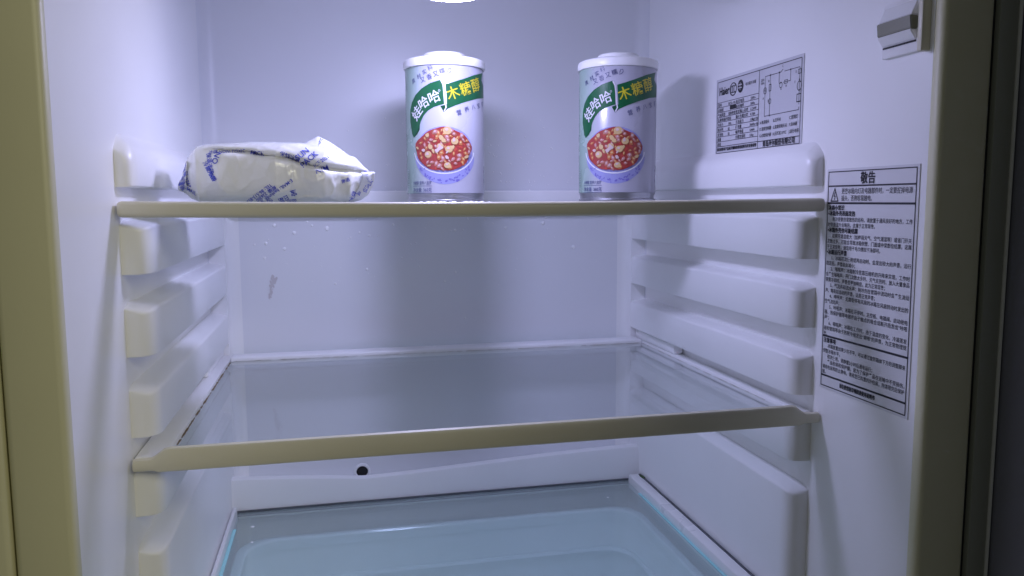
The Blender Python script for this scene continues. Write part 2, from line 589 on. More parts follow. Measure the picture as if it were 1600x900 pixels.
# warning sticker
WY, WT, WB, WW = -0.0055, 0.0185, -0.1327, 0.0868
warn = box('warning_label', (XR - 0.0006, WY - WW - 0.0022, WB - 0.002), (XR + 0.0004, WY + 0.002, WT + 0.002), M['paper'], fridge)
warn['label'] = 'tall white warning sticker printed with black text'
A = Art()
A.frame(0, WB, WW, WT, 0.0007)
for z, t in ((0.0087, 0.0010), (-0.0030, 0.0013), (-0.0968, 0.0014), (-0.1252, 0.0013)):
    A.line([(0, z), (WW, z)], t)
A.text('敬告', WW * 0.485, 0.0137, 0.0082, bold=0.003, heavy=0.016, center=True, sx=0.92)
tri = [(0.0035, -0.0016), (0.0115, -0.0016), (0.0075, 0.0070), (0.0035, -0.0016)]
A.line(tri, 0.0008)
A.line([(0.0080, 0.0044), (0.0068, 0.0018), (0.0082, 0.0018), (0.0074, -0.0006)], 0.0007)
A.text('更换冰箱内灯及电器部件时，一定要拔掉电源', 0.0150, 0.0036, 0.0042, bold=0.004, fit=0.069)
A.text('插头，否则容易触电。', 0.0150, -0.0012, 0.0042, bold=0.004, fit=0.032)
rows = [
    ('b', '冰箱小常识'), ('b', '•冰箱外壳表面发热'),
    ('i', '制冷是散热管散热的结构，请放置于通风良好的地方，工作'), ('n', '时侧面温升会略热，这属于正常现象。'),
    ('b', '•冰箱外壳也可能结露'),
    ('i', '如果环境湿度大（如梅雨天气、空气潮湿等）或者门开关'), ('n', '次数过多，可能会导致冰箱侧壁、门面或中梁部位结露，这属'), ('n', '于正常现象，请您用干毛巾擦拭干净即可。'),
    ('b', '•冰箱运行声音'),
    ('i', '1、冰箱初次使用或再启动时，会发出较大的声音，运行'), ('n', '稳定后，声音就会减小；'),
    ('i', '2、嗡嗡声：冰箱制冷是靠压缩机的升降来实现，工作时'), ('n', '会产生嗡嗡声，开门次数太多时、天气炎热时、放入大量食品'), ('n', '需要冷却时，声音会更加明显，此为正常现象；'),
    ('i', '3、气流声和流水声：制冷剂在管路中流动时会产生流动'), ('n', '声，略有如流动的声音，这是正常声音；'),
    ('i', '4、呼呼声：无霜型带有风扇的冰箱在风扇转动时发出的'), ('n', '空气流动声；'),
    ('i', '5、咔嗒声：冰箱在开停时，主控板、电磁阀、启动继电'), ('n', '器、热保护器等电器件由于触点的吸合或断开而发出“咔嗒'), ('n', '声”；'),
    ('i', '6、噼啪声：冰箱在工作时，由于温度的变化，冷凝蒸发'), ('n', '器和管路等由于热胀冷缩发出“噼啪”的声音，为正常物理现'), ('n', '象。')]
def para(A, rows, z0, pitch, size, width):
    z = z0
    for kind, s in rows:
        ind = 0.0062 if kind == 'i' else 0.0010
        k = 27.0 if kind != 'i' else 25.3
        if kind == 'b':
            A.text(s, 0.0014, z, size * 1.16, bold=0.003, heavy=0.016, sx=0.92)
        else:
            full = len(s) >= 24
            A.text(s, ind, z, size, bold=0.006, fit=(width - ind - 0.0016) if full else None, sx=0.93)
        z -= pitch
para(A, rows, -0.0076, 0.00385, 0.0033, WW)
rows2 = [('b', '注意事项'), ('i', '冰箱放置如果少许不平，可以通过旋转箱体下方的调整脚来'), ('n', '调整冰箱水平。'), ('i', '初次使用，请静置2小时后通电运行；'), ('i', '产品包装和保护膜，是为了保护产品在运输中不受损伤，'), ('n', '请将包装和防止静电，请将您已购置的外包装，用清理完后保护'), ('n', '膜。')]
para(A, rows2, -0.1010, 0.0038, 0.0033, WW)
A.text('请在使用前详细阅读使用说明书', WW * 0.46, -0.1288, 0.0036, bold=0.003, heavy=0.016, center=True, fit=0.037)
A.build('lettering', wall_map(WY, 0.0008), M['ink'], warn)

# rating plate sticker
def rate_map(off):
    def g_(u, v, w=0):
        u = u * 0.0745 / 0.070 if u < 0.070 else 0.0745 + (u - 0.070) * (RW - 0.0745) / (RW - 0.070)
        return (XR - off - 0.00005 * w, RY - u, v)
    return g_
RY, RT, RB, RW = 0.1675, 0.1062, 0.0375, 0.1372
rate = box('rating_label', (XR - 0.0006, RY - RW, RB), (XR + 0.0004, RY, RT), M['paper2'], fridge)
rate['label'] = 'silver rating sticker with table and circuit diagram'
A = Art()
e = 0.0026
A.frame(e, RB + 0.0036, RW - e, RT - 0.0026, 0.0006)
DV = 0.0700
A.line([(DV, RB + 0.0036), (DV, RT - 0.0026)], 0.0006)
A.text('Haier', 0.0055, 0.0918, 0.0098, fit=0.0168, bold=0.003, heavy=0.016, sx=0.95)
A.ring((0.0292, 0.0945), 0.0055, 0.0052, 0.0009)
for k in range(3):
    cx = 0.0268 + 0.0026 * k
    A.line([(cx + 0.0018 * math.cos(t), 0.0945 + 0.0030 * math.sin(t)) for t in [math.radians(d) for d in range(60, 301, 30)]], 0.0008)
A.ell((0.0412, 0.0952), 0.0046, 0.0054, 24)
A.text('电冰箱冷冻箱', 0.0488, 0.0946, 0.0030, bold=0.006, fit=0.0160)
zr = 0.0855
hr = 0.0043
tab = [('型号', 'BCD-195', '额定电压', '220V~'), ('总容积', '', '额定频率', '50Hz'), ('气候类型', '亚热带型', '额定输入功率', 'L124W'), ('防触电保护类别', '', '最大负载功率', '4.10A'), ('冷冻力', '195L', '冷冻能力', '1.8kg/12h'), ('制冷剂', '82', '耗电量', 'R600a 43g'), ('发泡剂', '82', '噪声等级', '0.46A'), ('重量', '', '冷藏室容积', '53kg'), ('星级', '', '', '')]
for i, rw in enumerate(tab):
    A.line([(e, zr), (DV, zr)], 0.0004)
    A.text(rw[0], 0.0038, zr - 0.0036, 0.0033, bold=0.012)
    A.text(rw[1], 0.0218, zr - 0.0036, 0.0031, bold=0.012)
    A.text(rw[2], 0.0345, zr - 0.0036, 0.0033, bold=0.012)
    A.text(rw[3], 0.0575, zr - 0.0036, 0.0031, bold=0.012)
    zr -= hr
A.rect(0.0245, 0.0776, 0.0345, 0.0812)
A.line([(e, zr), (DV, zr)], 0.0005)
A.text('请在使用本产品前详细阅读使用说明书并妥善保管', 0.0036, zr - 0.0037, 0.0032, bold=0.003, heavy=0.016, fit=0.0645)
# circuit diagram
g = 0.00045
A.line([(0.0800, 0.0972), (0.0800, 0.0660), (0.1320, 0.0660), (0.1320, 0.0680)], g)
A.line([(0.0800, 0.0972), (0.1040, 0.0972), (0.1075, 0.0990)], g)
A.line([(0.1100, 0.0972), (0.1320, 0.0972), (0.1320, 0.0700)], g)
A.line([(0.0880, 0.0972), (0.0880, 0.0660)], g)
A.line([(0.1020, 0.0972), (0.1020, 0.0890), (0.1060, 0.0890)], g)
A.line([(0.1085, 0.0890), (0.1190, 0.0890), (0.1190, 0.0972)], g)
A.frame(0.1100, 0.0878, 0.1150, 0.0902, g)
A.ring((0.1048, 0.0875), 0.0022, 0.0020, g, 14)
A.ring((0.0800, 0.0860), 0.0026, 0.0024, g, 14)
A.text('M', 0.0800, 0.0860, 0.003, center=True)
A.frame(0.0864, 0.0850, 0.0896, 0.0900, g)
A.ring((0.0880, 0.0770), 0.0020, 0.0020, g, 14)
A.frame(0.1300, 0.0925, 0.1340, 0.0955, g)
A.ring((0.1320, 0.0835), 0.0030, 0.0034, 0.0006, 16)
A.frame(0.1290, 0.0720, 0.1345, 0.0775, 0.0007)
for c in ((0.0880, 0.0972), (0.1020, 0.0972), (0.1190, 0.0972), (0.0880, 0.0660), (0.1320, 0.0880)):
    A.ell(c, 0.0008, 0.0008, 8)
for s, x, z in (('A', 0.0765, 0.0795), ('B', 0.0850, 0.0920), ('C', 0.1062, 0.1005), ('D', 0.0848, 0.0765), ('E', 0.1262, 0.0935), ('F', 0.1250, 0.0860), ('G', 0.1042, 0.0838), ('H', 0.1120, 0.0850), ('220V', 0.0730, 0.0940), ('50Hz', 0.0730, 0.0915)):
    A.text(s, x, z, 0.0026, bold=0.01)
for i, rw in enumerate((('A.电源插头', 'B.灯开关', 'C.照明灯'), ('D.温度控制器', 'E.温度控制开关', 'F.启动器'), ('G.过载保护器', 'H.压缩机 I.PTC', 'J.运行电容'))):
    for x, s in zip((0.0728, 0.0945, 0.1190), rw):
        A.text(s, x, 0.0602 - i * 0.0052, 0.0032, bold=0.01)
A.line([(DV, 0.0466), (RW - e, 0.0466)], 0.0006)
A.text('青岛海尔股份有限公司', 0.0785, 0.0422, 0.0050, bold=0.003, heavy=0.016, fit=0.0490)
A.build('lettering', rate_map(0.0008), M['ink'], rate)
A = Art()
A.line([(0.0386, 0.0965), (0.0438, 0.0965)], 0.0008)
A.line([(0.0386, 0.0940), (0.0438, 0.0940)], 0.0008)
A.line([(0.0412, 0.0922), (0.0412, 0.0982)], 0.0006)
A.build('logo_bars', rate_map(0.0012), M['paper2'], rate)

# dirty mark on the back wall
A = Art()
for k in range(46):
    t = k / 45
    x = -0.0635 - 0.0052 * t + random.uniform(-1, 1) * 0.0018 * (1.5 - t)
    z = -0.0765 - 0.0230 * t + random.uniform(-0.001, 0.001)
    r = random.uniform(0.0005, 0.0014) * (1.3 - 0.6 * t)
    A.ell((x, z), r * 0.8, r * random.uniform(1, 2.2), 10, random.uniform(-0.5, 0.5))
st = ink('wall_stain', (0.62, 0.59, 0.60), 0.7)
A.build('stain', lambda u, v, w=0: (u, YB - 0.0004 - 0.00001 * random.random(), v), st, fridge)

# ------------------------------------------------------------------ top glass shelf
ZS = -0.0016
shelf = thing('glass_shelf', 'upper glass shelf with plain olive front trim holding the cans and bag', 'shelf', (0, 0, 0), 0, 'glass shelves')
box('glass_pane', (XL + 0.0025, 0.008, ZS - 0.005), (XR - 0.0025, 0.326, ZS), M['glass'], shelf)
def sag(c):
    t = (c.x - XL) / (XR - XL)
    return Vector((c.x, c.y, c.z - 0.0016 * math.sin(math.pi * t) + 0.0004))
bm = bmesh.new()
bm_box(bm, (XL + 0.0016, -0.007, -0.0092), (XR - 0.0028, 0.0115, 0.0003), 0.0028, 3)
for k in range(1, 24):
    bmesh.ops.bisect_plane(bm, geom=list(bm.verts) + list(bm.edges) + list(bm.faces), plane_co=(XL + (XR - XL) * k / 24, 0, 0), plane_no=(1, 0, 0))
for q in bm.verts:
    q.co = sag(q.co)
from_bm('front_trim', bm, M['ivory'], shelf, 'auto')
box('rear_lip', (XL + 0.018, 0.3262, ZS - 0.006), (XR - 0.018, 0.3318, 0.0102), M['white'], shelf, 0.0018, 3)
for a, b in ((XL + 0.0022, XL + 0.0075), (XR - 0.0075, XR - 0.0022)):
    box('side_strip', (a, 0.012, ZS + 0.0002), (b, 0.326, ZS + 0.0016), M['white'], shelf, 0.0005, 1)

# ------------------------------------------------------------------ middle glass shelf
shelf2 = thing('glass_shelf', 'lower glass shelf in white frame with raised olive front trim', 'shelf', (0, 0, 0), 0, 'glass shelves')
Z2 = -0.1560
GX0, GX1, GY0, GY1 = -0.1060, 0.3275, 0.010, 0.3105
box('glass_pane', (GX0 - 0.006, GY0 - 0.004, Z2 - 0.0062), (GX1 + 0.004, GY1 + 0.006, Z2 - 0.0018), M['glass'], shelf2)
def rail(name, lo, hi, par, mat=None):
    return box(name, lo, hi, mat or M['white'], par, 0.0015, 2)
rail('side_rail', (XL + 0.0012, 0.004, Z2 - 0.0060), (GX0, 0.3310, Z2 + 0.0012), shelf2)
rail('side_rail', (GX1, 0.004, Z2 - 0.0060), (XR - 0.0012, 0.3310, Z2 + 0.0012), shelf2)
bm = bmesh.new()
bm_box(bm, (GX0 + 0.0002, GY1, Z2 - 0.0060), (GX1 - 0.0002, 0.3318, Z2 + 0.0022), 0.0020, 3)
from_bm('rear_rail', bm, M['white'], shelf2, 'auto')
rail('rail_stop', (XR - 0.0115, 0.226, Z2 + 0.0014), (XR - 0.0015, 0.3300, Z2 + 0.0105), shelf2)
rail('rail_stop', (XL + 0.0015, 0.226, Z2 + 0.0014), (XL + 0.0115, 0.3300, Z2 + 0.0105), shelf2)
# dirt along the rebate of the pane
A = Art()
def grime_run(p0, p1, n, wd):
    for k in range(n):
        t0, t1 = k / n, (k + 1) / n
        ww = wd * random.uniform(0.35, 1.2)
        if random.random() < 0.10:
            continue
        A.line([(p0[0] + (p1[0] - p0[0]) * t0, p0[1] + (p1[1] - p0[1]) * t0), (p0[0] + (p1[0] - p0[0]) * t1, p0[1] + (p1[1] - p0[1]) * t1)], ww)
grime_run((GX0 + 0.0009, 0.03), (GX0 + 0.0009, GY1 - 0.006), 70, 0.0015)
grime_run((GX0 + 0.0009, GY1 - 0.006), (GX0 + 0.007, GY1 - 0.0008), 6, 0.0013)
grime_run((GX0 + 0.006, GY1 - 0.0008), (GX1 - 0.004, GY1 - 0.0008), 90, 0.0010)
grime_run((GX1 - 0.0006, 0.05), (GX1 - 0.0006, GY1 - 0.002), 50, 0.0005)
A.build('grime_line', lambda u, v, w=0: (u, v, Z2 - 0.0015 + 0.0001 * random.random()), M['grime'], shelf2)
# front trim, raised between two lower end tabs
def trim_top(x):
    lo_, hi_ = -0.1535, -0.1473
    a, b = XL + 0.0155, XR - 0.0150
    wdt = 0.011
    def s(t):
        t = max(0.0, min(1.0, t))
        return t * t * (3 - 2 * t)
    k = min(s((x - a) / wdt + 0.35), s((b - x) / wdt + 0.35))
    return lo_ + (hi_ - lo_) * k
v, f = [], []
NX = 130
for i in range(NX + 1):
    x = XL + 0.0025 + (XR - XL - 0.0040) * i / NX
    zt = trim_top(x)
    zb = -0.1630
    if zt < -0.152:
        zb = -0.1618
    pr = [(0.0100, zb + 0.0015), (-0.0035, zb), (-0.0058, zb + 0.0010), (-0.0068, zb + 0.0030), (-0.0066, zt - 0.0030), (-0.0056, zt - 0.0008), (-0.0038, zt), (-0.0020, zt - 0.0006), (-0.0010, zt - 0.0022), (-0.0006, Z2 + 0.0005 if zt > -0.152 else zt - 0.0026), (0.0100, Z2 + 0.0000 if zt > -0.152 else zt - 0.0030)]
    K = len(pr)
    v += [(x, a, b) for a, b in pr]
for i in range(NX):
    for q in range(K):
        q2 = (q + 1) % K
        f.append((i * K + q, (i + 1) * K + q, (i + 1) * K + q2, i * K + q2))
f.append(tuple(range(K)))
f.append(tuple(NX * K + q for q in range(K))[::-1])
from_pd('front_trim', v, f, M['ivory'], shelf2, 'auto')

# ------------------------------------------------------------------ crisper cover and drawer
cover = thing('drawer_cover', 'pale blue glass cover plate over the vegetable drawer', 'shelf', (0, 0, 0))
ZG = -0.3100
CX0, CX1 = XL + P + 0.0012, XR - P - 0.0030
CY0, CY1 = 0.004, YLED - 0.0055
box('glass_pane', (CX0 + 0.004, CY0, ZG - 0.005), (CX1 - 0.004, CY1, ZG), M['glass2'], cover)
def railprof(name, xa, xb, flip):
    bm = bmesh.new()
    bm_box(bm, (min(xa, xb), CY0, ZG - 0.0075), (max(xa, xb), CY1 - 0.004, ZG + 0.0085), 0.0018, 2)
    return from_bm(name, bm, M['white'], cover, 'auto')
railprof('side_rail', CX0, CX0 + 0.0042, 0)
railprof('side_rail', CX1 - 0.0120, CX1, 0)
box('tinted_edge', (CX0 + 0.0045, CY0, ZG + 0.0003), (CX0 + 0.0075, 0.258, ZG + 0.0010), M['cyan'], cover)
box('tinted_edge', (CX1 - 0.0150, CY0, ZG + 0.0003), (CX1 - 0.0124, 0.258, ZG + 0.0010), M['cyan'], cover)

M['gap_shade'] = plastic('gap_shade_grey', (0.10, 0.11, 0.12), 0.6, 0.1, 100, 0.1)  # dark grey that paints in the shade of the cover gaps
box('rear_gap_shade', (CX0, CY1 + 0.0003, ZG - 0.004), (CX1, CY1 + 0.0025, ZG + 0.0016), M['gap_shade'], cover)  # added dark strip in place of the shaded gap before the ledge
box('side_gap_shade', (CX1 + 0.0002, CY0, ZG - 0.004), (CX1 + 0.0026, CY1 - 0.004, ZG + 0.0078), M['gap_shade'], cover)  # added dark strip, paints the shadow line between rail and wall
bm = bmesh.new()
bmesh.ops.create_icosphere(bm, subdivisions=2, radius=0.004)
for q in bm.verts:
    q.co = Vector((CX1 + 0.0005 + q.co.x * 0.8, 0.287 + q.co.y * 1.5, ZG + 0.0072 + q.co.z * 0.5)) + noise.noise_vector(q.co * 300) * 0.0008
from_bm('mould_spot', bm, ink('mould_green', (0.05, 0.09, 0.03), 0.8), cover, 'all')

drawer = thing('vegetable_drawer', 'clear plastic vegetable drawer seen through the bottom glass', 'drawer', (0, 0, 0))
def rrect(x0, x1, y0, y1, r, n=7):
    o = []
    for cx, cy, a0 in ((x1 - r, y1 - r, 0), (x0 + r, y1 - r, 90), (x0 + r, y0 + r, 180), (x1 - r, y0 + r, 270)):
        for k in range(n):
            a = math.radians(a0 + 90 * k / (n - 1))
            o.append((cx + r * math.cos(a), cy + r * math.sin(a)))
    return o
def loft(name, loops, mat, parent, cap0=False, cap1=False):
    v, f = [], []
    n = len(loops[0][0])
    for pts, z in loops:
        v += [(a, b, z) for a, b in pts]
    for i in range(len(loops) - 1):
        for k in range(n):
            k2 = (k + 1) % n
            f.append((i * n + k, i * n + k2, (i + 1) * n + k2, (i + 1) * n + k))
    if cap0:
        f.append(tuple(range(n))[::-1])
    if cap1:
        f.append(tuple((len(loops) - 1) * n + k for k in range(n)))
    return from_pd(name, v, f, mat, parent, 'auto')
DX0, DX1, DY0, DY1 = CX0 + 0.010, CX1 - 0.012, 0.03, 0.283
lp = lambda i: rrect(DX0 + i, DX1 - i, DY0 + i, DY1 - i, 0.030)
loft('drawer_body', [(lp(0.004), -0.342), (lp(0.012), -0.425), (lp(0.016), -0.433), (lp(0.024), -0.437), (lp(0.060), -0.438)], M['drawer'], drawer, False, True)
loft('drawer_rim', [(lp(-0.004), -0.3365), (lp(-0.004), -0.3330), (lp(-0.002), -0.3315), (lp(0.004), -0.3315), (lp(0.0055), -0.3330), (lp(0.0055), -0.342), (lp(0.0040), -0.342), (lp(0.0036), -0.3365), (lp(-0.004), -0.3365)], M['drawer'], drawer)
loft('drawer_step', [(lp(0.007), -0.372), (lp(0.010), -0.3715), (lp(0.012), -0.374), (lp(0.008), -0.376)], M['drawer'], drawer)

# ------------------------------------------------------------------ cans of congee
R = 0.035
def can(label, loc, face):
    """can with wrapped printed label; local -y is the printed front"""
    t = thing('drink_can', label, 'can', loc, face, 'cans of congee on the upper shelf')
    S = 0.0001716
    def cv(x, y):
        s = max(-0.985, min(0.985, (x - 302) / 190))
        return (R * math.asin(s), (852 - y) * S)
    def wrap(lay):
        rr = R + 0.00012 * lay
        return lambda u, v, w=0: ((rr + 0.00002 * w) * math.sin(u / R), -(rr + 0.00002 * w) * math.cos(u / R), v)
    lathe('can_body', [(R - 0.0006, 0.0078), (R, 0.0083), (R, 0.1180), (R - 0.0010, 0.1195)], MB, t, 96)
    lathe('bottom_rim', [(R - 0.0042, 0.0), (R - 0.0008, 0.0), (R - 0.0001, 0.0007), (R - 0.0001, 0.0020), (R - 0.0012, 0.0028), (R - 0.0014, 0.0050), (R - 0.0004, 0.0070), (R - 0.0004, 0.0079), (R - 0.0040, 0.0079)], M['metal'], t, 96)
    lid = lathe('lid', [(R + 0.0004, 0.1172), (R + 0.0013, 0.1176), (R + 0.0015, 0.1185), (R + 0.0014, 0.1232), (R + 0.0006, 0.1246), (R - 0.0018, 0.1256), (R - 0.0065, 0.1262), (R - 0.0150, 0.1269), (R - 0.0160, 0.1276), (R - 0.0166, 0.1308), (R - 0.0176, 0.1316), (0.006, 0.1319)], M['lid'], t, 96)
    b1 = Art()
    b1.poly([cv(*q) for q in ((138, 440), (139, 380), (148, 345), (165, 312), (195, 282), (235, 258), (286, 243), (292, 262), (296, 300), (299, 362), (283, 366), (252, 376), (224, 392), (203, 416), (189, 445), (180, 476), (166, 500), (155, 522), (147, 505))])
    b1.build('green_banner', wrap(2), M['green'], t, 0.0025)
    b1 = Art()
    b1.poly([cv(*q) for q in ((306, 264), (340, 254), (390, 235), (440, 210), (484, 186), (480, 208), (478, 228), (489, 252), (489, 311), (455, 324), (400, 347), (350, 368), (313, 386), (311, 340))])
    b1.build('green_banner', wrap(2), M['green'], t, 0.0025)
    b2 = Art()
    b2.poly([cv(*q) for q in ((281, 372), (312, 362), (313, 387), (297, 402))])
    b2.build('banner_fold', wrap(1), M['dgreen'], t, 0.0025)
    b2 = Art()
    b2.poly([cv(*q) for q in ((155, 522), (160, 500), (184, 462), (183, 485), (170, 508))])
    b2.build('banner_fold', wrap(1), M['dgreen'], t, 0.0025)
    w_ = Art()
    w_.line([cv(*q) for q in ((286, 247), (296, 268), (301, 305), (303, 350), (308, 378), (299, 396))], 0.0010)
    for s, x, y, rot, sz in (('娃', 170, 400, 0.85, 0.0118), ('哈', 203, 352, 0.52, 0.0108), ('哈', 253, 325, 0.36, 0.0112)):
        u, v = cv(x, y)
        w_.text(s, u, v, sz, rot, 0.002, True, heavy=0.010)
    u, v = cv(277, 296)
    w_.ring((u, v), 0.0008, 0.0008, 0.0003, 10)
    w_.build('white_lettering', wrap(3), M['whiteink'], t, 0.0025)
    y_ = Art()
    for s, x, y, sz in (('木', 340, 306, 0.0118), ('糖', 400, 281, 0.0120), ('醇', 449, 256, 0.0124)):
        u, v = cv(x, y)
        y_.text(s, u, v, sz, 0.36, 0.002, True, heavy=0.007)
    y_.build('yellow_lettering', wrap(3), M['yellow'], t, 0.0025)
    k_ = Art()
    for i, s in enumerate('真材实料'):
        u, v = cv(158 + 26 * i, 240 - 19 * i)
        k_.text(s, u, v, 0.0047, 0.35, 0.0, True)
    for i, s in enumerate('又香又糯'):
        u, v = cv(202 + 30 * i, 240 - 13 * i)
        k_.text(s, u, v, 0.0052, 0.28, 0.0, True)
    k_.line([cv(*q) for q in ((316, 205), (320, 190), (331, 188), (333, 200), (326, 210), (314, 212))], 0.0004)
    k_.build('slogan_lettering', wrap(3), INK2, t, 0.0025)
    k_ = Art()
    for i, (s, x, y) in enumerate((('营', 367, 402), ('养', 404, 384), ('八', 435, 371), ('宝', 461, 358), ('粥', 481, 347))):
        u, v = cv(x, y)
        k_.text(s, u, v, 0.0050, 0.33, 0.004, True)
    k_.build('name_lettering', wrap(3), INK2, t, 0.0025)
    k_ = Art()
    u, v = cv(148, 760)
    k_.text('木糖醇 营养八宝粥', u, v, 0.0034, 0, 0.006, fit=0.0205)
    a, b = cv(147, 768), cv(236, 768)
    k_.line([a, b], 0.0003)
    u, v = cv(148, 796)
    k_.text('净含量: 360克', u, v, 0.0040, 0, 0.008, fit=0.0205)
    a, b = cv(147, 803), cv(236, 803)
    k_.line([a, b], 0.0003)
    k_.build('weight_lettering', wrap(3), INK2, t, 0.0025)
    side = Art()
    for c in range(3):
        for q in range(34):
            if random.random() < 0.12:
                continue
            u = R * math.radians(-74 - 5.0 * c)
            v = 0.1020 - q * 0.0026
            side.text('配料水糯米麦仁花生红豆绿豆薏仁木糖醇桂圆'[(q * 3 + c * 5) % 20], u, v, 0.0021, 0, 0.0, True)
    for q in range(26):
        v = 0.0120 + q * 0.0007
        if q % 3 != 1:
            side.rect(R * math.radians(-72), v, R * math.radians(-66), v + 0.0003 + 0.0002 * (q % 2))
    side.build('ingredient_lettering', wrap(3), INK3, t)
    # bowl of congee
    bo = Art()
    pts = []
    for k in range(25):
        a = math.pi + math.pi * k / 24
        pts.append(cv(299 + 139 * math.cos(a), 625 - 138 * math.sin(a) * (0.98 if True else 1)))
    bo.poly(pts + [cv(430, 612), cv(300, 660), cv(170, 612)])
    bo.ell(cv(296, 588), 0.0268, 0.0200, 40, 0.0)
    bo.build('bowl_print', wrap(1), BOWL, t, 0.0025)
    rim = Art()
    rim.line([cv(296 + 139 * math.cos(a), 594 - 112 * math.sin(a)) for a in [math.pi * (1.02 + 0.96 * k / 26) for k in range(27)]], 0.0011)
    rim.build('bowl_rim_print', wrap(2), M['whiteink'], t, 0.0025)
    fl = Art()
    rnd = random.Random(3)
    for k in range(46):
        a = rnd.uniform(math.pi * 1.12, math.pi * 1.88)
        rr = rnd.uniform(0.80, 0.95)
        u, v = cv(299 + 139 * rr * math.cos(a), 625 - 138 * rr * math.sin(a))
        fl.ell((u, v), rnd.uniform(0.0004, 0.0013), rnd.uniform(0.0003, 0.0009), 9, rnd.uniform(0, 3))
    fl.build('bowl_flowers', wrap(2), BLUEF, t, 0.0025)
    fo = Art()
    pts = []
    for k in range(44):
        a = 2 * math.pi * k / 44
        q = 1 + 0.025 * math.sin(5 * a) + 0.02 * math.sin(9 * a + 1)
        pts.append(cv(293 + 130 * q * math.cos(a), 585 - 108 * q * math.sin(a)))
    fo.poly(pts)
    fo.build('congee_print', wrap(3), CONG, t, 0.0025)
    arts = [Art() for _ in range(6)]
    rnd = random.Random(11)
    def grain(ci, u, v, sz, asp, ro, n):
        pts = []
        for j in range(n):
            b = 2 * math.pi * j / n
            q = sz * rnd.uniform(0.62, 1.18)
            px, py = q * math.cos(b), q * asp * math.sin(b)
            pts.append((u + px * math.cos(ro) - py * math.sin(ro), v + px * math.sin(ro) + py * math.cos(ro)))
        arts[ci].poly(pts)
    cells = []
    for k in range(900):
        a = rnd.uniform(0, 2 * math.pi)
        rr = math.sqrt(rnd.random()) * 0.95
        x, y = 293 + 127 * rr * math.cos(a), 585 - 104 * rr * math.sin(a)
        if all((x - p) ** 2 + (y - q) ** 2 > 17 ** 2 for p, q in cells):
            cells.append((x, y))
    for x, y in cells:
        u, v = cv(x, y)
        ci = rnd.choice([0, 2, 2, 2, 3, 3, 3, 4, 5])
        sz = rnd.uniform(0.0018, 0.0029)
        asp, ro = rnd.uniform(0.4, 0.95), rnd.uniform(0, 3.1)
        if ci > 2:
            grain(1, u + 0.0002, v - 0.0003, sz * 1.08, asp, ro, 9)
        grain(ci, u, v, sz * 0.92, asp, ro, 9)
        if ci in (2, 3):
            grain(ci + 2, u - 0.0002, v + 0.0003, sz * 0.42, asp, ro, 7)
    # larger yellow beans
    for (x, y, s) in ((312, 492, 24), (222, 610, 20), (318, 585, 20), (278, 570, 18), (310, 665, 18), (345, 545, 20)):
        c = cv(x, y)
        arts[1].ell((c[0] + 0.0002, c[1] - 0.0004), s * S, s * S * 0.9, 16)
        arts[4].ell(c, s * S * 0.92, s * S * 0.82, 16)
        arts[5].ell((c[0] - 0.0006, c[1] + 0.0008), s * S * 0.35, s * S * 0.28, 10)
    for ci, A_ in enumerate(arts):
        A_.build('grain_print', wrap(4 + ci), FOOD[ci], t, 0.0025)
    return t

# label stock: pale lavender with a faint green side
MB = plastic('can_label', (0.72, 0.72, 0.80), 0.28, 0.0, 50, 0.01, coat=0.2)
n, l = nodes_of(MB)
tc = n.new('ShaderNodeTexCoord')
sp = n.new('ShaderNodeSeparateXYZ')
l.new(tc.outputs['Object'], sp.inputs[0])
mr = n.new('ShaderNodeMapRange')
mr.interpolation_type = 'SMOOTHSTEP'
mr.inputs['From Min'].default_value = -0.033
mr.inputs['From Max'].default_value = -0.013
l.new(sp.outputs[0], mr.inputs['Value'])
mx = n.new('ShaderNodeMix')
mx.data_type = 'RGBA'
mx.inputs['A'].default_value = (0.28, 0.40, 0.34, 1)
mx.inputs['B'].default_value = (0.42, 0.42, 0.49, 1)
l.new(mr.outputs[0], mx.inputs['Factor'])
l.new(mx.outputs['Result'], n['Principled BSDF'].inputs['Base Color'])
INK2 = ink('navy_ink', (0.09, 0.10, 0.22), 0.35)
INK3 = ink('grey_ink', (0.22, 0.30, 0.30), 0.35)
BOWL = ink('bowl_porcelain_print', (0.29, 0.30, 0.56), 0.3)
BLUEF = ink('bowl_blue_print', (0.17, 0.15, 0.48), 0.3)
CONG = ink('congee_red_print', (0.34, 0.045, 0.04), 0.3)
FOOD = [ink('food_red', (0.46, 0.06, 0.045), 0.3), ink('food_shade', (0.36, 0.13, 0.07), 0.3), ink('food_orange', (0.52, 0.16, 0.06), 0.3), ink('food_pink', (0.52, 0.22, 0.20), 0.3), ink('food_cream', (0.60, 0.42, 0.20), 0.3), ink('food_white', (0.60, 0.46, 0.44), 0.3)]

def facing(x, y):
    return math.atan2(-0.5056 - y, 0 - x) + math.pi / 2
LCAN, RCAN = (0.0992, 0.220, ZS), (0.2545, 0.195, ZS)
can('brightly lit congee can on the upper shelf, white lid glowing under the lamp', LCAN, facing(*LCAN[:2]))
can('dimmer congee can on the upper shelf beside the right wall', RCAN, facing(*RCAN[:2]) - math.radians(2))

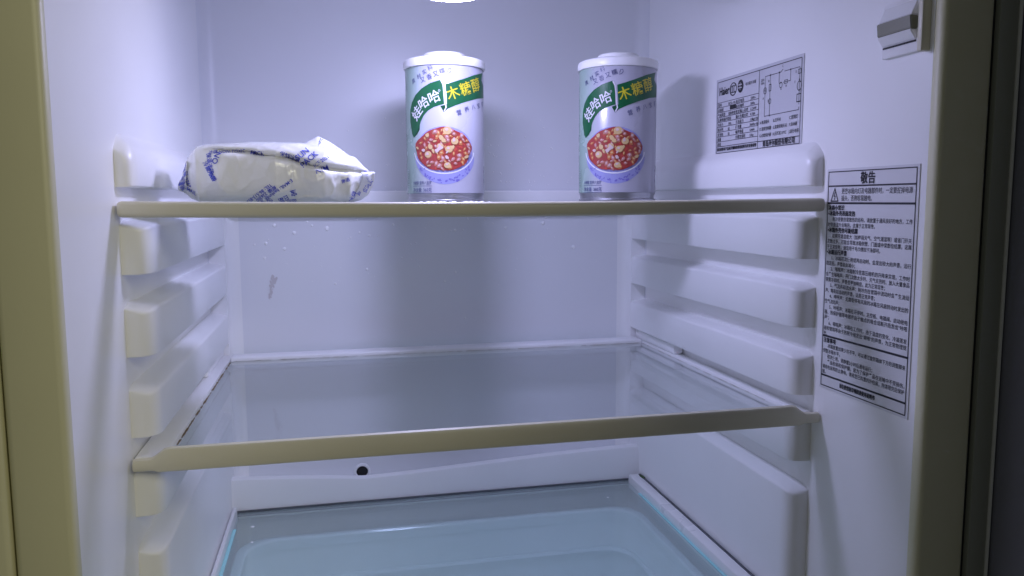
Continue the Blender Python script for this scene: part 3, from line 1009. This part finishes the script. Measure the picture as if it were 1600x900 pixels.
# ------------------------------------------------------------------ ice pack bag
bag = thing('plastic_bag', 'crumpled white plastic bag with blue print lying on the upper shelf', 'bag', (-0.04, 0.085, ZS))
SB = 0.0001035
BX = lambda c: -0.1035 + (c - 165) * SB + 0.04   # local x from the bag's middle
BZ = lambda c: (560 - c) * SB
def interp(t, pts):
    for (a, b), (c, d) in zip(pts[:-1], pts[1:]):
        if t <= c:
            k = (t - a) / (c - a)
            k = max(0.0, min(1.0, k))
            k = k * k * (3 - 2 * k) * 0.5 + k * 0.5
            return b + (d - b) * k
    return pts[-1][1]
TOPL = [(165, 450), (195, 330), (228, 262), (262, 215), (300, 180), (360, 168), (480, 160), (700, 151), (940, 153), (1050, 168), (1150, 190), (1300, 240), (1385, 318), (1412, 345)]
BOTL = [(165, 462), (200, 495), (250, 530), (310, 556), (400, 560), (1180, 560), (1260, 552), (1330, 520), (1390, 440), (1412, 352)]
WID = [(165, 0.002), (190, 0.010), (240, 0.020), (310, 0.029), (450, 0.036), (800, 0.040), (1100, 0.036), (1250, 0.026), (1350, 0.014), (1412, 0.0015)]
CREASE = [(330, 215), (390, 206), (520, 212), (640, 218), (720, 240), (800, 250), (880, 256), (960, 285), (1060, 312), (1200, 326), (1412, 340)]
NU, NV = 190, 120
v, f = [], []
for i in range(NU + 1):
    c = 165 + (1412 - 165) * i / NU
    zt, zb, wd = BZ(interp(c, TOPL)), BZ(interp(c, BOTL)), interp(c, WID)
    zc, hh = (zt + zb) / 2, max((zt - zb) / 2, 0.0003)
    zcr = BZ(interp(c, CREASE))
    for k in range(NV):
        a = 2 * math.pi * k / NV
        ca, sa = math.cos(a), math.sin(a)
        y = -wd * math.copysign(abs(ca) ** 0.55, ca)
        z = zc + hh * math.copysign(abs(sa) ** 0.72, sa)
        if ca > 0:
            amt = min(1, max(0, (c - 340) / 120)) * min(1, max(0, (1412 - c) / 150))
            d = (z - zcr) / 0.0010
            below = math.exp(-max(0.0, -d / 6.0)) if d < 0 else 0
            y += amt * (0.0040 * math.exp(-((d + 0.6) ** 2) / 2.5) + 0.0016 * below)
            if d > 0:
                y -= amt * 0.0022 * math.exp(-d / 2.5)
            cr2 = math.exp(-((c - 1080 - 0.35 * (c - 900)) / 900) ** 2)
        q = Vector((BX(c), y, z))
        nz = noise.fractal(q * 55, 1.0, 2.2, 4) * 0.0006
        rid = (1 - abs(noise.noise(q * 75 + Vector((3, 1, 7))))) ** 8 * 0.0006 + (0.5 - abs(noise.noise(q * 34 + Vector((9, 4, 2))))) * 0.0034
        k2 = 1.0
        if c > 900 and z < zcr - 0.003:
            k2 = 2.3
        q += Vector((0, (-1 if ca > 0 else 1) * (nz + rid) * k2 * min(1, wd / 0.01), 0.35 * nz * min(1, hh / 0.006)))
        q.z = max(q.z, 0.0003)
        v.append(q)
for i in range(NU):
    for k in range(NV):
        k2 = (k + 1) % NV
        f.append((i * NV + k, i * NV + k2, (i + 1) * NV + k2, (i + 1) * NV + k))
f.append(tuple(range(NV))[::-1])
f.append(tuple(NU * NV + k for k in range(NV)))
BAGM = plastic('bag_film', (0.88, 0.89, 0.87), 0.20, 0.55, 130, 0.04, coat=0.15, sss=0.25)
bb = from_pd('bag_body', v, f, BAGM, bag, 'all')
bvh = BVHTree.FromPolygons([tuple(p) for p in v], f)
FILM = plastic('bag_film_thin', (0.86, 0.87, 0.90), 0.22, 0.35, 200, 0.04, coat=0.2)
FILM.node_tree.nodes['Principled BSDF'].inputs['Alpha'].default_value = 0.82

def film(name, outline_a, outline_b, ya, yb, seed, amp=0.0012, n=26, mm=12):
    """thin film between two edge curves (bag pixel coordinates) with its own depth and crumple"""
    v, f = [], []
    def along(pts, t):
        L = [0]
        for p, q in zip(pts[:-1], pts[1:]):
            L.append(L[-1] + math.hypot(q[0] - p[0], q[1] - p[1]))
        s = t * L[-1]
        for i in range(len(pts) - 1):
            if s <= L[i + 1] + 1e-9:
                k = (s - L[i]) / max(L[i + 1] - L[i], 1e-9)
                return (pts[i][0] + (pts[i + 1][0] - pts[i][0]) * k, pts[i][1] + (pts[i + 1][1] - pts[i][1]) * k)
        return pts[-1]
    for i in range(n + 1):
        a, b = along(outline_a, i / n), along(outline_b, i / n)
        for j in range(mm + 1):
            t = j / mm
            c, z = a[0] + (b[0] - a[0]) * t, a[1] + (b[1] - a[1]) * t
            y = ya + (yb - ya) * t
            q = Vector((BX(c), y, BZ(z)))
            q.y += noise.fractal(q * 90 + Vector((seed, 0, 0)), 1, 2, 3) * amp * 1.6
            q.z = max(0.0004, q.z)
            v.append(q)
    for i in range(n):
        for j in range(mm):
            f.append((i * (mm + 1) + j, (i + 1) * (mm + 1) + j, (i + 1) * (mm + 1) + j + 1, i * (mm + 1) + j + 1))
    o = from_pd(name, v, f, FILM, bag, 'all')
    md = o.modifiers.new('solid', 'SOLIDIFY')
    md.thickness = 0.00025
    return o, BVHTree.FromPolygons([tuple(p) for p in v], f)
wing, wing_b = film('rear_flap', [(925, 158), (1000, 118), (1062, 86), (1130, 118), (1215, 175), (1300, 238)], [(900, 175), (1000, 185), (1060, 195), (1130, 215), (1215, 250), (1320, 300)], 0.020, 0.004, 2.0)
tail, tail_b = film('end_flap', [(1385, 345), (1440, 346), (1436, 390), (1422, 440), (1390, 500), (1340, 535), (1262, 556)], [(1340, 352), (1350, 370), (1340, 420), (1320, 460), (1290, 500), (1260, 530), (1235, 552)], -0.010, -0.020, 5.0, 0.0016)
lft, lft_b = film('end_flap', [(230, 252), (215, 290), (195, 360), (162, 430), (160, 465), (215, 490), (285, 490)], [(245, 300), (240, 330), (235, 370), (228, 410), (230, 440), (260, 455), (300, 470)], -0.010, -0.024, 9.0, 0.0014)

def bag_print(items, trees, name):
    A = Art()
    for it in items:
        kind = it[0]
        if kind == 't':
            _, s, x, y, size, deg = it[:6]
            A.text(s, BX(x), BZ(y), size * SB, math.radians(deg), 0.012, True)
        elif kind == 'l':
            A.line([(BX(a), BZ(b)) for a, b in it[1]], it[2] * SB)
    def fn(u, v_, w=0):
        best = None
        for tr in trees:
            h = tr.ray_cast(Vector((u, -0.2, v_)), Vector((0, 1, 0)))
            if h[0] is not None and (best is None or h[0].y < best):
                best = h[0].y
        if best is None:
            h = trees[0].find_nearest(Vector((u, -0.02, v_)))
            return (h[0].x, h[0].y - 0.0004, h[0].z)
        return (u, best - 0.0004, v_)
    return A.build(name, fn, M['blue'], bag)
rn = random.Random(5)
items = [
    ('t', 'TEL: 86-513-8551', 685, 497, 30, 214), ('t', '邮编: 226300', 732, 497, 29, 214), ('t', 'E-MAIL: baolun@', 812, 470, 30, 216), ('t', '宝', 905, 492, 42, 195), ('t', '品质', 888, 546, 32, 185), ('t', '日期', 838, 530, 36, 205), ('t', '传真', 745, 548, 28, 214), ('t', '净重', 690, 549, 24, 214),
    ('t', 'SUN', 965, 240, 52, 42), ('t', 'PACK', 1010, 272, 52, 42), ('t', 'NIM', 1088, 338, 50, 20), ('t', 'ICE 2021', 1085, 285, 32, 36),
    ('t', 'NO', 437, 268, 52, -110), ('t', '保温冰袋', 398, 300, 34, -80), ('t', '冷藏用品', 392, 350, 34, -62), ('t', '保鲜', 415, 388, 30, -50),
    ('t', '冰袋 NON-TOXIC', 500, 224, 28, 3), ('t', 'PACK', 690, 236, 34, -8), ('t', '保鲜冰袋', 890, 258, 32, -20),
    ('t', '南通', 1238, 408, 28, 20)]
bag_print(items, [bvh, tail_b, lft_b], 'blue_lettering')
bag_print([('t', 'TEL: 86', 224, 330, 32, -70), ('t', '邮编 2263', 228, 385, 34, -68), ('t', 'E-MAIL', 250, 470, 34, -28), ('t', '南通', 185, 440, 34, -50), ('t', '保温', 203, 405, 32, -60)], [lft_b, bvh], 'blue_lettering')
bag_print([('t', 'PACK', 1395, 390, 44, -60), ('t', '保鲜', 1378, 455, 34, 60), ('t', '冰袋', 1285, 515, 38, 65), ('t', '日期', 1322, 505, 30, 60)], [tail_b, bvh], 'blue_lettering')
bag_print([('t', '冰袋', 1098, 108, 32, -20), ('t', 'PACK SUN', 1135, 152, 32, -22), ('t', '净重', 1205, 180, 30, -15)], [wing_b], 'blue_lettering')

# ------------------------------------------------------------------ water drops
def drops(name, spots, label, cat):
    bm = bmesh.new()
    for (x, y, z, r, nrm) in spots:
        t = bmesh.ops.create_icosphere(bm, subdivisions=2, radius=r)
        for q in t['verts']:
            if nrm == 'y':
                q.co = Vector((x + q.co.x, y + q.co.y * 0.45, z + q.co.z * (1.25 if q.co.z < 0 else 1.0)))
            else:
                q.co = Vector((x + q.co.x, y + q.co.y, z + q.co.z * 0.4))
    o = from_bm(name, bm, M['water'], None, 'all')
    o['kind'] = 'stuff'
    o['label'] = label
    o['category'] = cat
    return o
sp = []
for (px, py, r) in ((208, 85, 9), (388, 98, 11), (275, 113, 9), (320, 75, 6), (336, 88, 6), (178, 148, 8), (240, 168, 8), (172, 199, 8), (140, 152, 5), (468, 132, 5), (500, 115, 6), (535, 126, 6), (493, 70, 5), (620, 88, 6), (523, 247, 7), (411, 296, 6), (845, 111, 7), (893, 69, 6), (987, 88, 5), (1035, 105, 8), (1178, 88, 9), (1188, 68, 5), (1297, 181, 10), (1525, 231, 6), (845, 265, 6), (804, 298, 6), (878, 437, 5), (649, 208, 4), (711, 240, 4), (682, 160, 4), (700, 155, 4), (830, 113, 4), (875, 110, 4), (565, 128, 4), (955, 76, 4)):
    x = XL + 0.0085 + (XR - XL - 0.012) * (px - 20) / 1540
    z = -0.0080 - (py - 30) / 2.286 * 0.000672
    sp.append((x, YB - 0.0002, z, r * 0.00021, 'y'))
rn = random.Random(21)
for k in range(150):
    x = rn.uniform(0.0, 0.33)
    z = rn.uniform(0.005, 0.10)
    if rn.random() < 0.45:
        x = rn.gauss(0.175, 0.035)
        z = abs(rn.gauss(0.03, 0.03)) + 0.004
    if not (XL + 0.03 < x < XR - 0.02):
        continue
    sp.append((x, YB - 0.0001, z, rn.uniform(0.0003, 0.0009), 'y'))
for k in range(60):
    sp.append((rn.uniform(-0.09, 0.30), YB - 0.0001, rn.uniform(-0.10, -0.01), rn.uniform(0.0003, 0.0007), 'y'))
drops('water_droplets', sp, 'small water droplets on the back wall', 'droplets')
sp = []
for k in range(26):
    a = rn.uniform(-2.4, -0.2)
    sp.append((LCAN[0] + 0.037 * math.cos(a) * rn.uniform(0.97, 1.15), LCAN[1] + 0.037 * math.sin(a) * rn.uniform(0.98, 1.2), ZS + 0.0002, rn.uniform(0.0008, 0.0028), 'z'))
drops('water_puddle', sp, 'beads of water around the foot of the brightly lit can', 'water')
sp = [(x, y, ZG + 0.0003, r, 'z') for x, y, r in ((-0.086, 0.262, 0.0020), (-0.083, 0.226, 0.0014), (0.318, 0.230, 0.0018), (0.270, 0.256, 0.0012), (-0.105, 0.242, 0.0010))]
drops('cover_droplets', sp, 'water drops on the bottom glass cover', 'droplets')
